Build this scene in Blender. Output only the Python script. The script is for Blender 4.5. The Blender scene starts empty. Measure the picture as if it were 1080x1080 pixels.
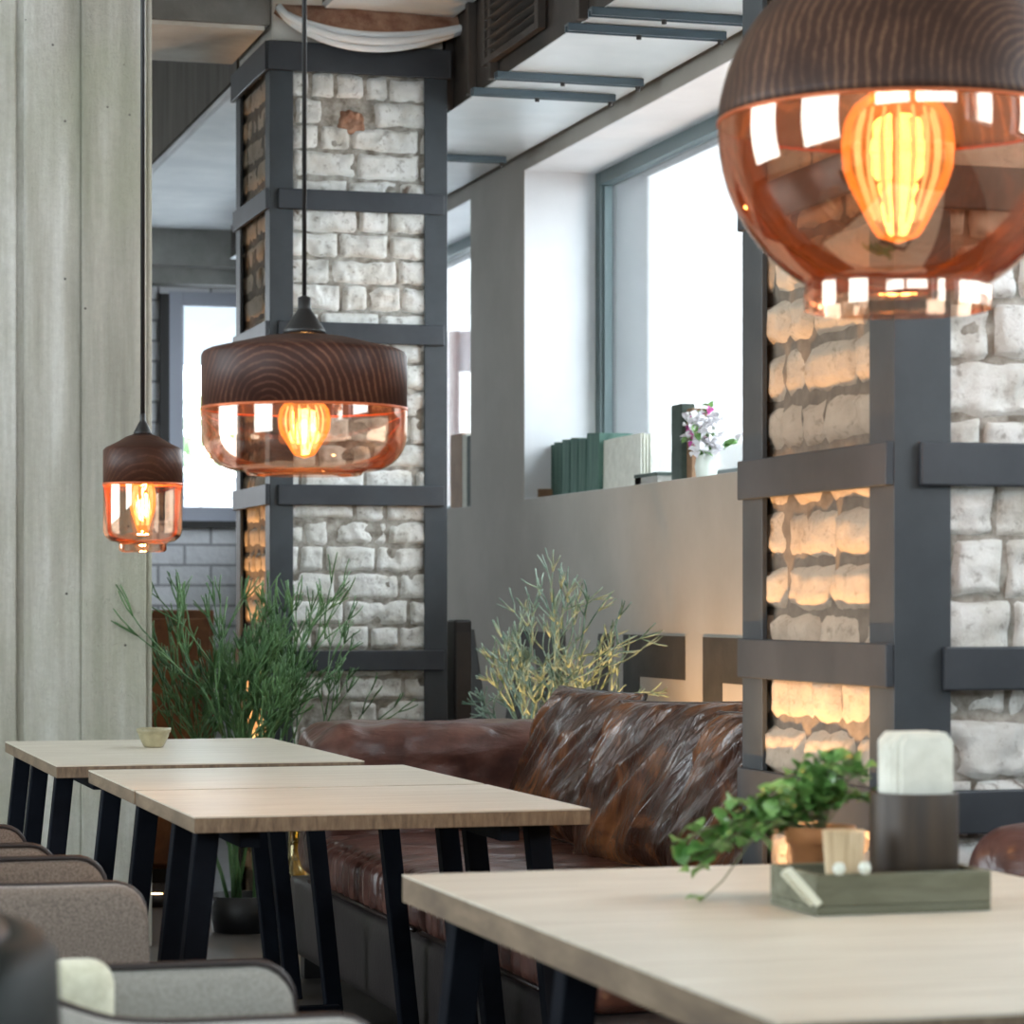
import bpy, bmesh, math, random
from mathutils import Vector, Matrix, noise
PI = math.pi
sc = bpy.context.scene
COL = sc.collection

# ------------------------------------------------------------------ camera, world, lights, exposure
F = 2907.0
VP, HZ, HC = -300.0, 637.0, 1.16
YAW = math.atan((540 - VP) / F)
SN, CS = math.sin(YAW), math.cos(YAW)
cam_d = bpy.data.cameras.new('camera')
cam = bpy.data.objects.new('camera', cam_d)
COL.objects.link(cam)
cam.location = (0, 0, HC)
cam.rotation_euler = (PI / 2, 0, -YAW)
cam_d.sensor_width = 36
cam_d.lens = F / 1080 * 36
cam_d.shift_y = (HZ - 540) / 1080
cam_d.clip_end = 200
cam_d.dof.use_dof = True
cam_d.dof.focus_distance = 7.0
cam_d.dof.aperture_fstop = 7.0
sc.camera = cam

W = bpy.data.worlds.new('daylight')
sc.world = W
W.use_nodes = True
wn = W.node_tree.nodes
wn['Background'].inputs[0].default_value = (0.86, 0.94, 1.0, 1)
wn['Background'].inputs[1].default_value = 5.0

sc.view_settings.view_transform = 'Standard'
sc.view_settings.look = 'None'
sc.view_settings.gamma = 1
sc.view_settings.use_curve_mapping = False
sc.view_settings.exposure = 1.05
sc.cycles.max_bounces = 10
sc.cycles.diffuse_bounces = 5
sc.cycles.glossy_bounces = 5
sc.cycles.transparent_max_bounces = 24
sc.cycles.transmission_bounces = 8
sc.cycles.caustics_reflective = False
sc.cycles.caustics_refractive = False
sc.cycles.sample_clamp_indirect = 6
sc.cycles.use_denoising = True

def portal(loc, rot, sx, sy):
    l = bpy.data.lights.new('window_portal', 'AREA')
    l.shape = 'RECTANGLE'; l.size = sx; l.size_y = sy
    l.cycles.is_portal = True
    o = bpy.data.objects.new('window_portal', l); COL.objects.link(o)
    o.location = loc; o.rotation_euler = rot
# right-hand windows (light travels -X), back and left windows behind the camera
RIGHT_OPEN = [(-1.7, 1.2), (2.1, 6.5), (7.6, 11.24), (12.1, 15.0)]
for a, b in RIGHT_OPEN:
    portal((3.88, (a + b) / 2, 2.306), (0, PI / 2, 0), 1.4, b - a)
BACK_OPEN = [(-3.2, -0.2), (0.1, 3.0)]  # unseen openings, set high and wide for front light without lamp reflections
for a, b in BACK_OPEN:
    portal(((a + b) / 2, -2.62, 3.15), (PI / 2, 0, 0), b - a, 1.1)
LEFT_OPEN = [(0.7, 3.3), (5.0, 7.8)]
for a, b in LEFT_OPEN:
    portal((-3.62, (a + b) / 2, 2.0), (0, -PI / 2, 0), 2.8, b - a)
portal((2.85, 15.85, 2.285), (-PI / 2, 0, 0), 0.8, 1.31)
portal((-1.0, 15.85, 2.0), (-PI / 2, 0, 0), 3.0, 2.0)

# ------------------------------------------------------------------ helpers
def ray(px, py):
    u = (px - 540) / F
    return SN + u * CS, CS - u * SN, (HZ - py) / F
def at(px, py, Z):
    a, b, c = ray(px, py)
    return Vector((a * Z, b * Z, HC + c * Z))

class MB:
    def __init__(s):
        s.v = []; s.f = []; s.smooth = []
    def add(s, vs, fs, sm=False):
        n = len(s.v)
        s.v += [tuple(v) for v in vs]
        for f in fs:
            s.f.append(tuple(i + n for i in f)); s.smooth.append(sm)
        return s
    def box(s, x0, y0, z0, x1, y1, z1):
        v = [(x0,y0,z0),(x1,y0,z0),(x1,y1,z0),(x0,y1,z0),(x0,y0,z1),(x1,y0,z1),(x1,y1,z1),(x0,y1,z1)]
        return s.add(v, [(0,3,2,1),(4,5,6,7),(0,1,5,4),(1,2,6,5),(2,3,7,6),(3,0,4,7)])
    def bar(s, p, q, w, d, up=(0,1,0)):
        p = Vector(p); q = Vector(q); t = (q - p).normalized()
        a = t.cross(Vector(up)).normalized(); b = a.cross(t)
        a = a * (w / 2); b = b * (d / 2)
        v = [p-a-b, p+a-b, p+a+b, p-a+b, q-a-b, q+a-b, q+a+b, q-a+b]
        return s.add(v, [(0,3,2,1),(4,5,6,7),(0,1,5,4),(1,2,6,5),(2,3,7,6),(3,0,4,7)])
    def tube(s, pts, rad, n=8, cap=True):
        pts = [Vector(p) for p in pts]
        if not hasattr(rad, '__len__'): rad = [rad] * len(pts)
        vs = []; prev = None
        for i, p in enumerate(pts):
            t = (pts[min(i+1, len(pts)-1)] - pts[max(i-1, 0)]).normalized()
            if prev is None:
                a = t.orthogonal().normalized()
            else:
                a = (prev - t * prev.dot(t))
                a = a.normalized() if a.length > 1e-6 else t.orthogonal().normalized()
            prev = a; b = t.cross(a)
            for k in range(n):
                an = 2 * PI * k / n
                vs.append(p + (a * math.cos(an) + b * math.sin(an)) * rad[i])
        fs = []
        for i in range(len(pts) - 1):
            for k in range(n):
                fs.append((i*n+k, i*n+(k+1) % n, (i+1)*n+(k+1) % n, (i+1)*n+k))
        if cap:
            fs.append(tuple(range(n))[::-1]); fs.append(tuple(range((len(pts)-1)*n, len(pts)*n)))
        return s.add(vs, fs, True)
    def lathe(s, prof, n=48, c=(0,0,0)):
        vs = []
        for r, z in prof:
            for k in range(n):
                an = 2 * PI * k / n
                vs.append((c[0] + r*math.cos(an), c[1] + r*math.sin(an), c[2] + z))
        fs = []
        for i in range(len(prof) - 1):
            for k in range(n):
                fs.append((i*n+k, i*n+(k+1) % n, (i+1)*n+(k+1) % n, (i+1)*n+k))
        return s.add(vs, fs, True)
    def build(s, name, mat, parent=None, bevel=0, seg=2, sub=0, auto=None, solid=0):
        me = bpy.data.meshes.new(name)
        me.from_pydata(s.v, [], s.f)
        me.polygons.foreach_set('use_smooth', s.smooth)
        bm = bmesh.new(); bm.from_mesh(me)
        bmesh.ops.recalc_face_normals(bm, faces=bm.faces[:])
        bm.to_mesh(me); bm.free()
        me.update()
        o = bpy.data.objects.new(name, me); COL.objects.link(o)
        me.materials.append(mat)
        if parent: o.parent = parent
        if solid:
            m = o.modifiers.new('solid', 'SOLIDIFY'); m.thickness = solid; m.offset = -1
        if bevel:
            m = o.modifiers.new('bevel', 'BEVEL'); m.width = bevel; m.segments = seg; m.limit_method = 'ANGLE'
        if sub:
            m = o.modifiers.new('sub', 'SUBSURF'); m.levels = sub; m.render_levels = sub
        return o

def soft_box(mb, c, size, r, n=24, disp=None, puff=0.0, rot=None):
    """rounded, optionally puffed and creased cushion block"""
    c = Vector(c); hx, hy, hz = [k / 2 for k in size]
    idx = {}
    def pt(a, b, d):
        p = Vector((a * hx, b * hy, d * hz))
        q = Vector((max(-hx+r, min(hx-r, p.x)), max(-hy+r, min(hy-r, p.y)), max(-hz+r, min(hz-r, p.z))))
        dd = p - q
        nrm = dd.normalized() if dd.length > 1e-9 else Vector((0, 0, 1))
        o = q + nrm * r
        if puff:
            o += nrm * puff * (1-a**4 if abs(a) < .999 else 0) * (1-b**4 if abs(b) < .999 else 0) if abs(d) > .99 else \
                 nrm * puff * (1-a**4) * (1-d**4) if abs(b) > .99 else nrm * puff * (1-b**4) * (1-d**4)
        if disp: o += nrm * disp(o, nrm)
        if rot: o = rot @ o
        return o + c
    vs = []; fs = []
    def grid(fn, N, M):
        base = len(vs)
        for i in range(N + 1):
            for j in range(M + 1):
                vs.append(fn(-1 + 2*i/N, -1 + 2*j/M))
        for i in range(N):
            for j in range(M):
                fs.append((base+i*(M+1)+j, base+(i+1)*(M+1)+j, base+(i+1)*(M+1)+j+1, base+i*(M+1)+j+1))
    s = max(size)
    nx, ny, nz = [max(8, int(n * k / s)) for k in size]
    for sg in (-1, 1):
        grid(lambda a, b: pt(a, b, sg), nx, ny)
        grid(lambda a, b: pt(a, sg, b), nx, nz)
        grid(lambda a, b: pt(sg, a, b), ny, nz)
    # merge duplicate boundary verts
    key = {}; remap = []; out = []
    for v in vs:
        k = (round(v.x, 5), round(v.y, 5), round(v.z, 5))
        if k not in key: key[k] = len(out); out.append(v)
        remap.append(key[k])
    ff = []
    for f in fs:
        g = tuple(dict.fromkeys(remap[i] for i in f))
        if len(g) > 2: ff.append(g)
    mb.add(out, ff, True)

def empty(name, loc, label, cat, group=None, rz=0):
    o = bpy.data.objects.new(name, None); COL.objects.link(o)
    o.empty_display_size = 0.1
    o.location = loc; o.rotation_euler = (0, 0, rz)
    return tag(o, label, cat, group)
def tag(o, label, cat, group=None, kind=None):
    o['label'] = label; o['category'] = cat
    if group: o['group'] = group
    if kind: o['kind'] = kind
    return o
def struct(o):
    o['kind'] = 'structure'
    return o
def copy_tree(o, parent=None):
    c = o.copy(); COL.objects.link(c); c.parent = parent
    for ch in [k for k in bpy.data.objects if k.parent == o]:
        copy_tree(ch, c)
    return c

# ------------------------------------------------------------------ materials
def mat(name, color, rough=0.6, metal=0.0, spec=0.5):
    m = bpy.data.materials.new(name); m.use_nodes = True
    b = m.node_tree.nodes['Principled BSDF']
    b.inputs['Base Color'].default_value = (*color, 1)
    b.inputs['Roughness'].default_value = rough
    b.inputs['Metallic'].default_value = metal
    b.inputs['Specular IOR Level'].default_value = spec
    return m
class NT:
    def __init__(s, m):
        s.m = m; s.t = m.node_tree; s.n = s.t.nodes; s.b = s.n['Principled BSDF']
    def node(s, typ, **kw):
        n = s.n.new(typ)
        for k, v in kw.items():
            setattr(n, k, v)
        return n
    def link(s, a, b): s.t.links.new(a, b)
    def coord(s, scale=(1,1,1), loc=(0,0,0), rot=(0,0,0), kind='Object'):
        c = s.node('ShaderNodeTexCoord'); mp = s.node('ShaderNodeMapping')
        mp.inputs['Scale'].default_value = scale; mp.inputs['Location'].default_value = loc
        mp.inputs['Rotation'].default_value = rot
        s.link(c.outputs[kind], mp.inputs[0]); return mp.outputs[0]
    def noise(s, vec, scale, detail=6, rough=.6, dist=0):
        n = s.node('ShaderNodeTexNoise'); n.inputs['Scale'].default_value = scale
        n.inputs['Detail'].default_value = detail; n.inputs['Roughness'].default_value = rough
        n.inputs['Distortion'].default_value = dist
        s.link(vec, n.inputs['Vector']); return n.outputs['Fac']
    def ramp(s, fac, stops):
        r = s.node('ShaderNodeValToRGB'); e = r.color_ramp.elements
        while len(e) < len(stops): e.new(.5)
        for k, (p, c) in enumerate(stops):
            e[k].position = p; e[k].color = (*c, 1) if len(c) == 3 else c
        s.link(fac, r.inputs[0]); return r.outputs[0]
    def mix(s, fac, a, b, typ='MIX'):
        m = s.node('ShaderNodeMix', data_type='RGBA', blend_type=typ)
        if hasattr(fac, 'links'): s.link(fac, m.inputs[0])
        else: m.inputs[0].default_value = fac
        for k, q in ((6, a), (7, b)):
            if hasattr(q, 'links'): s.link(q, m.inputs[k])
            else: m.inputs[k].default_value = (*q, 1)
        return m.outputs[2]
    def color(s, c): s.link(c, s.b.inputs['Base Color'])
    def bump(s, h, strength=.3, dist=.01, normal=None):
        b = s.node('ShaderNodeBump'); b.inputs['Strength'].default_value = strength
        b.inputs['Distance'].default_value = dist
        s.link(h, b.inputs['Height'])
        if normal: s.link(normal, b.inputs['Normal'])
        s.link(b.outputs[0], s.b.inputs['Normal']); return b.outputs[0]

def noisy(name, c0, c1, scale=6, rough=.7, stretch=(1,1,1), bs=.2, bd=.005, detail=8, spec=.5, lo=.35, hi=.65, fine=60):
    m = mat(name, c0, rough, spec=spec); t = NT(m)
    v = t.coord(stretch)
    f = t.noise(v, scale, detail)
    t.color(t.ramp(f, [(lo, c0), (hi, c1)]))
    if bs: t.bump(t.noise(v, fine, 4), bs, bd)
    return m

M = {}
# rough shuttered concrete with vertical board marks
m = mat('board_marked_concrete', (.4,.39,.34), .85); t = NT(m)
v = t.coord((1,1,1))
vs = t.coord((3.2, 1, .22))
f1 = t.noise(vs, 2.2, 8, .6); f2 = t.noise(v, 1.1, 6, .6); f3 = t.noise(v, 45, 4, .7)
c = t.ramp(f1, [(.3, (.28,.27,.22)), (.5, (.52,.50,.43)), (.66, (.80,.79,.74))])
c = t.mix(t.ramp(f2, [(.45, (0,0,0)), (.62, (.5,.5,.5))]), c, (.40,.42,.29))
vor = t.node('ShaderNodeTexVoronoi'); vor.inputs['Scale'].default_value = 9; t.link(v, vor.inputs['Vector'])
pits = t.ramp(vor.outputs['Distance'], [(.03, (1,1,1)), (.05, (0,0,0))])
c = t.mix(pits, c, (.12,.11,.10))
c = t.mix(t.ramp(f3, [(.3, (.22,.22,.22)), (.7, (0,0,0))]), c, (.25,.24,.2))
t.color(c)
nb = t.bump(t.noise(t.coord((1,1,.35)), 16, 8, .75), .55, .035)
t.bump(t.noise(v, 70, 5, .8), .6, .012, nb)
M['concrete'] = m
M['beam_concrete'] = noisy('beam_concrete', (.17,.17,.165), (.30,.30,.29), 3, .85, bs=.3)
M['soffit_plaster'] = noisy('soffit_plaster', (.60,.56,.50), (.74,.72,.66), 5, .85, bs=.3)
M['brown_concrete'] = noisy('brown_concrete', (.09,.08,.062), (.15,.135,.11), 3, .85, (3,3,.5), bs=.3)
M['white_plaster'] = noisy('white_plaster', (.70,.74,.77), (.84,.87,.89), 2.5, .8, bs=.25)
M['wall_paint'] = noisy('grey_wall_paint', (.37,.35,.31), (.44,.42,.38), 2.0, .75, bs=.08)
M['ceiling'] = noisy('ceiling_concrete', (.40,.38,.34), (.55,.52,.47), 2, .85)
M['floor'] = noisy('dark_concrete_floor', (.045,.04,.036), (.085,.075,.065), 3, .42, bs=.05)
M['reveal'] = noisy('daylit_white_reveal', (.72,.74,.77), (.80,.82,.85), 2, .7, bs=.05)  # whiter than the wall: daylight on the reveals put into the colour
M['letter'] = noisy('charcoal_paint', (.035,.035,.032), (.055,.052,.046), 8, .7)
M['steel'] = noisy('painted_steel', (.026,.033,.040), (.040,.049,.057), 6, .5, bs=.12, bd=.002)
M['strap'] = noisy('strap_steel', (.020,.025,.032), (.034,.040,.049), 6, .5, bs=.1, bd=.002)
M['green_frame'] = mat('grey_green_aluminium', (.10,.14,.145), .4)
M['far_frame'] = mat('pale_grey_window_frame', (.36,.38,.45), .5)
M['black'] = mat('black_plastic', (.012,.011,.011), .45)
M['black_metal'] = noisy('black_table_metal', (.005,.006,.009), (.009,.011,.016), 6, .6, bs=.05, spec=.04)
M['zinc'] = noisy('galvanised_sheet', (.62,.67,.69), (.76,.80,.82), 1.6, .38, bs=.03, detail=3)
M['zinc'].node_tree.nodes['Principled BSDF'].inputs['Metallic'].default_value = .55
M['duct_side'] = noisy('dark_brown_duct_side', (.020,.016,.013), (.045,.035,.028), 4, .6)  # mottled dark brown of duct sides, flanges and grilles
M['rail'] = mat('mounting_rail_steel', (.09,.12,.14), .4, .6)

def brick_mat(name, cols, stain, mortar, stain_lo=.58):
    m = mat(name, cols[0], .85); t = NT(m)
    v = t.coord((1,1,1))
    c = t.ramp(t.noise(v, 7, 8, .65), [(.32, cols[0]), (.5, cols[1]), (.68, cols[2])])
    c = t.mix(t.ramp(t.noise(t.coord((1,1,.6)), 5.5, 7, .7, .6), [(stain_lo, (0,0,0)), (stain_lo+.06, (.9,.9,.9))]), c, stain)
    c = t.mix(t.ramp(t.noise(v, 38, 5, .7), [(.30, (.7,.7,.7)), (.45, (0,0,0))]), c, mortar)
    t.color(c); t.bump(t.noise(v, 48, 6, .8), .9, .010)
    return m
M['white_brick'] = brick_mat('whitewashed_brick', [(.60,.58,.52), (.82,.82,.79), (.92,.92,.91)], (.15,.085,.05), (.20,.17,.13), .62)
M['warm_lit_brick'] = brick_mat('tan_warm_lit_brick', [(.40,.32,.24), (.52,.43,.33), (.58,.49,.38)], (.27,.20,.14), (.22,.17,.12), .7)  # same whitewash as the fronts; warm uplight tone put into the tan
M['mortar'] = noisy('lime_mortar', (.15,.13,.105), (.46,.44,.40), 25, .95, bs=.5)
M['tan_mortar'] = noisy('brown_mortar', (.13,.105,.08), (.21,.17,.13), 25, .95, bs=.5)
M['rust_brick'] = noisy('broken_red_brick', (.20,.085,.05), (.42,.25,.17), 14, .95, bs=.9, bd=.02, fine=22)

def wood(name, a, b, c_, stretch, scale=3, rough=.55, bs=.12):
    m = mat(name, a, rough); t = NT(m)
    v = t.coord(stretch)
    f = t.noise(v, scale, 8, .65, .4)
    col = t.ramp(f, [(.32, a), (.5, b), (.68, c_)])
    big = t.noise(t.coord((1,1,1)), 1.7, 3)
    col = t.mix(t.ramp(big, [(.4, (0,0,0)), (.65, (.45,.45,.45))]), col, a)
    t.color(col); t.bump(f, bs, .003)
    return m
M['oak'] = wood('pale_oak', (.50,.445,.355), (.65,.595,.495), (.75,.70,.605), (1.2, 22, 10), 3.0, .36)
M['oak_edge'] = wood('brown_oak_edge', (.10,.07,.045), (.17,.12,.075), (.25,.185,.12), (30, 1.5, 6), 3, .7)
M['worn_board'] = wood('rusty_brown_board', (.10,.035,.012), (.18,.07,.022), (.26,.115,.04), (4, 4, 3), 3, .7)
M['dark_holder_wood'] = wood('dark_holder_wood', (.014,.008,.004), (.030,.017,.008), (.055,.032,.015), (14,14,1), 3, .5)
M['tray_wood'] = wood('grey_green_tray_wood', (.08,.08,.05), (.14,.14,.09), (.21,.21,.15), (2,12,12), 3, .65)
M['light_wicker'] = wood('light_wood_cup', (.38,.27,.15), (.55,.42,.26), (.68,.55,.38), (20,20,1), 3, .7)

def lamp_wood(name, centre, scale, light=(.24,.115,.072), dark=(.036,.013,.009)):
    m = mat(name, dark, .5, spec=.22); t = NT(m)
    v = t.coord((1,1,1), loc=tuple(-k for k in centre))
    w = t.node('ShaderNodeTexWave'); w.wave_type = 'RINGS'; w.rings_direction = 'SPHERICAL'
    w.inputs['Scale'].default_value = scale; w.inputs['Distortion'].default_value = 5.5
    w.inputs['Detail'].default_value = 3; w.inputs['Detail Scale'].default_value = .55
    w.inputs['Detail Roughness'].default_value = .5
    t.link(v, w.inputs['Vector'])
    fine = t.noise(v, 210, 3); broad = t.noise(v, 9, 3)
    amt = t.ramp(broad, [(.35, (.15,.15,.15)), (.65, (1,1,1))])
    ln = t.ramp(w.outputs['Fac'], [(.0, (0,0,0)), (.72, (.04,.04,.04)), (.93, (.85,.85,.85)), (1.0, (.6,.6,.6))])
    fac = t.mix(1.0, ln, amt, 'MULTIPLY')
    c = t.mix(fac, t.ramp(broad, [(.35, dark), (.7, tuple(k*1.7 for k in dark))]), light)
    c = t.mix(t.ramp(fine, [(.35, (.45,.45,.45)), (.6, (0,0,0))]), c, (.035,.014,.010))
    t.color(c); t.b.inputs['Coat Weight'].default_value = .06; t.b.inputs['Coat Roughness'].default_value = .4
    t.bump(fine, .08, .001)
    return m

def tinted_glass(name, tint, gloss, base=.16, blend=.35):
    m = bpy.data.materials.new(name); m.use_nodes = True
    nt = m.node_tree; nt.nodes.clear()
    out = nt.nodes.new('ShaderNodeOutputMaterial'); mx = nt.nodes.new('ShaderNodeMixShader')
    tr = nt.nodes.new('ShaderNodeBsdfTransparent'); gl = nt.nodes.new('ShaderNodeBsdfGlossy')
    tr.inputs[0].default_value = (*tint, 1); gl.inputs[0].default_value = (*gloss, 1)
    gl.inputs['Roughness'].default_value = .03
    lw = nt.nodes.new('ShaderNodeLayerWeight'); lw.inputs[0].default_value = blend
    mr = nt.nodes.new('ShaderNodeMapRange'); mr.inputs[3].default_value = base; mr.inputs[4].default_value = .95
    nt.links.new(lw.outputs['Fresnel'], mr.inputs[0]); nt.links.new(mr.outputs[0], mx.inputs[0])
    nt.links.new(tr.outputs[0], mx.inputs[1]); nt.links.new(gl.outputs[0], mx.inputs[2])
    nt.links.new(mx.outputs[0], out.inputs[0])
    return m
M['amber_glass'] = tinted_glass('amber_copper_glass', (.86,.74,.65), (1,.84,.72), .16, .18)
M['copper_glass'] = tinted_glass('smoked_copper_glass', (.80,.61,.49), (1,.78,.64), .22, .22)
M['bulb_glass'] = tinted_glass('bulb_glass', (1,.80,.52), (1,.8,.6), .05, .15)
nt_ = M['bulb_glass'].node_tree   # weak amber emission on the glass stands in for the filament halo
ad_ = nt_.nodes.new('ShaderNodeAddShader'); em_ = nt_.nodes.new('ShaderNodeEmission'); em_.inputs[0].default_value = (1,.40,.09,1); em_.inputs[1].default_value = .20
mx_ = [n for n in nt_.nodes if n.type == 'MIX_SHADER'][0]; ou_ = [n for n in nt_.nodes if n.type == 'OUTPUT_MATERIAL'][0]
nt_.links.new(mx_.outputs[0], ad_.inputs[0]); nt_.links.new(em_.outputs[0], ad_.inputs[1]); nt_.links.new(ad_.outputs[0], ou_.inputs[0])
M['pane'] = tinted_glass('window_glass', (.97,.98,.98), (1,1,1), .02, .1)
def emit(name, c, s):
    m = bpy.data.materials.new(name); m.use_nodes = True; nt = m.node_tree; nt.nodes.clear()
    o = nt.nodes.new('ShaderNodeOutputMaterial'); e = nt.nodes.new('ShaderNodeEmission')
    e.inputs[0].default_value = (*c, 1); e.inputs[1].default_value = s
    nt.links.new(e.outputs[0], o.inputs[0]); return m
M['filament'] = emit('glowing_filament', (1,.66,.36), 1.15)
M['uplight_lens'] = emit('uplight_lens', (1,.62,.25), 25)
M['copper_ring'] = mat('copper_joint', (.62,.16,.06), .35, .5)

# creased brown leather
m = mat('brown_leather', (.06,.03,.02), .25); t = NT(m)
v = t.coord((1,1,1))
f = t.noise(v, 5, 6, .6, .8)
t.color(t.ramp(f, [(.3, (.018,.007,.005)), (.5, (.055,.022,.012)), (.66, (.19,.075,.028))]))
vr = t.coord((1,1,1), rot=(-.54, 0, 0)); mp2 = t.node('ShaderNodeMapping'); mp2.inputs['Scale'].default_value = (3, 22, 3.5)
t.link(vr, mp2.inputs[0])
t.bump(t.noise(mp2.outputs[0], 1.0, 5, .55, .7), .8, .03)
t.b.inputs['Specular IOR Level'].default_value = .7
M['leather'] = m
M['piping_leather'] = mat('dark_leather_piping', (.02,.012,.010), .35)
m = mat('red_brown_leather', (.10,.045,.035), .28); t = NT(m)
v = t.coord((3,3,3))
t.color(t.ramp(t.noise(v, 3, 6), [(.35, (.055,.022,.017)), (.65, (.15,.068,.052))]))
t.bump(t.noise(t.coord((3, 8, 6)), 1.6, 5, .5, .8), .55, .02)
M['leather_red'] = m
M['sofa_base'] = noisy('sofa_base_leather', (.016,.012,.012), (.034,.027,.026), 4, .5)

def fabric(name, a, b, sc_=90):
    m = mat(name, a, .9, spec=.25); t = NT(m); v = t.coord()
    f = t.noise(v, sc_, 3, .6); g = t.noise(v, 4, 3)
    c = t.mix(t.ramp(f, [(.4, (0,0,0)), (.6, (1,1,1))]), a, b)
    t.color(c); t.bump(f, .4, .002)
    t.b.inputs['Sheen Weight'].default_value = .25
    return m
M['taupe'] = fabric('taupe_upholstery', (.13,.105,.085), (.22,.18,.15), 260)
M['taupe_light'] = fabric('grey_upholstery', (.24,.235,.21), (.33,.32,.29), 260)
M['black_leather'] = mat('black_green_leather', (.006,.009,.008), .6, spec=.25)
M['piping'] = mat('dark_piping', (.025,.018,.017), .5)
M['highlight_cream'] = fabric('highlight_cream', (.62,.61,.46), (.72,.71,.56), 60)

M['terracotta'] = noisy('terracotta', (.32,.13,.045), (.46,.20,.075), 8, .8)
M['ceramic'] = noisy('stoneware', (.20,.18,.10), (.42,.38,.24), 12, .4)
M['paper'] = noisy('white_paper', (.60,.60,.53), (.72,.72,.65), 30, .9, bs=.1)
M['peg'] = mat('pale_peg_wood', (.62,.62,.50), .6)
M['white_glaze'] = mat('white_glaze', (.62,.65,.58), .25)
M['soil'] = noisy('soil', (.02,.014,.01), (.05,.035,.025), 20, .95)
M['pot_black'] = mat('black_pot', (.012,.012,.013), .5)
def leafy(name, a, b, s=30):
    m = noisy(name, a, b, s, .5, bs=0)
    return m
M['pencil_dark'] = leafy('dark_green_stems', (.035,.10,.035), (.13,.25,.09), 8)
M['pencil_pale'] = leafy('grey_green_stems', (.03,.09,.05), (.36,.48,.38), 14)
M['leaf'] = leafy('fresh_green_leaf', (.05,.17,.03), (.22,.40,.12), 22)
M['leaf'].node_tree.nodes['Principled BSDF'].inputs['Roughness'].default_value = .35
M['vine'] = mat('vine_stem', (.10,.12,.05), .6)
M['book_green'] = noisy('green_cloth', (.045,.105,.085), (.10,.19,.155), 40, .8, (1,1,.1))
M['book_dark'] = noisy('dark_green_board', (.025,.04,.032), (.05,.07,.055), 20, .7)
M['book_brown'] = noisy('brown_board', (.20,.11,.055), (.30,.18,.10), 12, .7)
M['board_brown'] = M['book_brown']
M['petal_white'] = mat('white_petal', (.80,.78,.80), .6)
M['petal_pink'] = mat('magenta_petal', (.55,.07,.32), .6)
M['amber_vase'] = tinted_glass('amber_vase_glass', (.85,.62,.22), (1,.85,.5), .12, .3)
M['outdoor'] = noisy('outdoor_plaster', (.55,.55,.54), (.80,.80,.80), 2.5, .9, lo=.28, hi=.36, detail=8)
M['outdoor_pink'] = mat('outdoor_pink_post', (.55,.36,.33), .8)
M['awning'] = mat('awning_cloth', (.22,.25,.28), .8)
M['pale_leaf'] = mat('pale_garden_leaf', (.30,.42,.24), .8)
M['snow'] = mat('pale_paving', (.6,.6,.6), .9)

# ------------------------------------------------------------------ setting
ZC = 3.9
struct(MB().box(-4, -3, -.1, 4.2, 16, 0).build('floor', M['floor']))
struct(MB().box(-4, -3, ZC, 4.2, 16, ZC + .15).build('ceiling', M['ceiling']))

SILL, LINT = 1.604, 3.004
w = MB()
ys = [-2.6]
for a, b in RIGHT_OPEN: ys += [a, b]
ys += [15.5]
for i in range(0, len(ys) - 1, 2):
    w.box(3.3, ys[i], 0, 3.85, ys[i+1], ZC)
for a, b in RIGHT_OPEN:
    w.box(3.3, a, 0, 3.85, b, SILL); w.box(3.3, a, LINT, 3.85, b, ZC)
wall_right = struct(w.build('wall_right', M['wall_paint']))

def sheet_wall(name, axis, pos, th, a0, a1, opens, z0, z1, m):
    w = MB(); cur = a0
    def bx(p, q, za, zb):
        if axis == 'x': w.box(p, pos, za, q, pos + th, zb)
        else: w.box(pos, p, za, pos + th, q, zb)
    for a, b in opens:
        bx(cur, a, 0, ZC); bx(a, b, 0, z0); bx(a, b, z1, ZC); cur = b
    bx(cur, a1, 0, ZC)
    return struct(w.build(name, m))
sheet_wall('wall_back', 'x', -2.6, .2, -3.8, 3.3, BACK_OPEN, 2.6, 3.7, M['wall_paint'])
sheet_wall('wall_left', 'y', -3.6, .2, -2.4, 15.5, LEFT_OPEN, .6, 3.4, M['wall_paint'])

# far wall of whitewashed brick with its own window
FWX0, FWX1, FWZ0, FWZ1 = 2.46, 3.22, 1.63, 2.93
m = mat('far_white_brick', (.6,.6,.6), .85); t = NT(m)
bt = t.node('ShaderNodeTexBrick')
bt.inputs['Color1'].default_value = (.56,.57,.60,1); bt.inputs['Color2'].default_value = (.66,.67,.70,1)
bt.inputs['Mortar'].default_value = (.26,.26,.28,1)
bt.inputs['Scale'].default_value = 1; bt.inputs['Brick Width'].default_value = .3; bt.inputs['Row Height'].default_value = .115
bt.inputs['Mortar Size'].default_value = .008
tc = t.node('ShaderNodeTexCoord'); sp = t.node('ShaderNodeSeparateXYZ'); cb = t.node('ShaderNodeCombineXYZ')
t.link(tc.outputs['Object'], sp.inputs[0]); t.link(sp.outputs[0], cb.inputs[0]); t.link(sp.outputs[2], cb.inputs[1])
t.link(cb.outputs[0], bt.inputs['Vector'])
t.color(bt.outputs['Color']); t.bump(t.noise(t.coord(), 18, 5), .5, .02)
M['far_brick'] = m
sheet_wall('wall_far', 'x', 15.5, .3, -3.4, 3.3, [(-2.5, .5), (FWX0, FWX1)], FWZ0, FWZ1, M['far_brick'])

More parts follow.
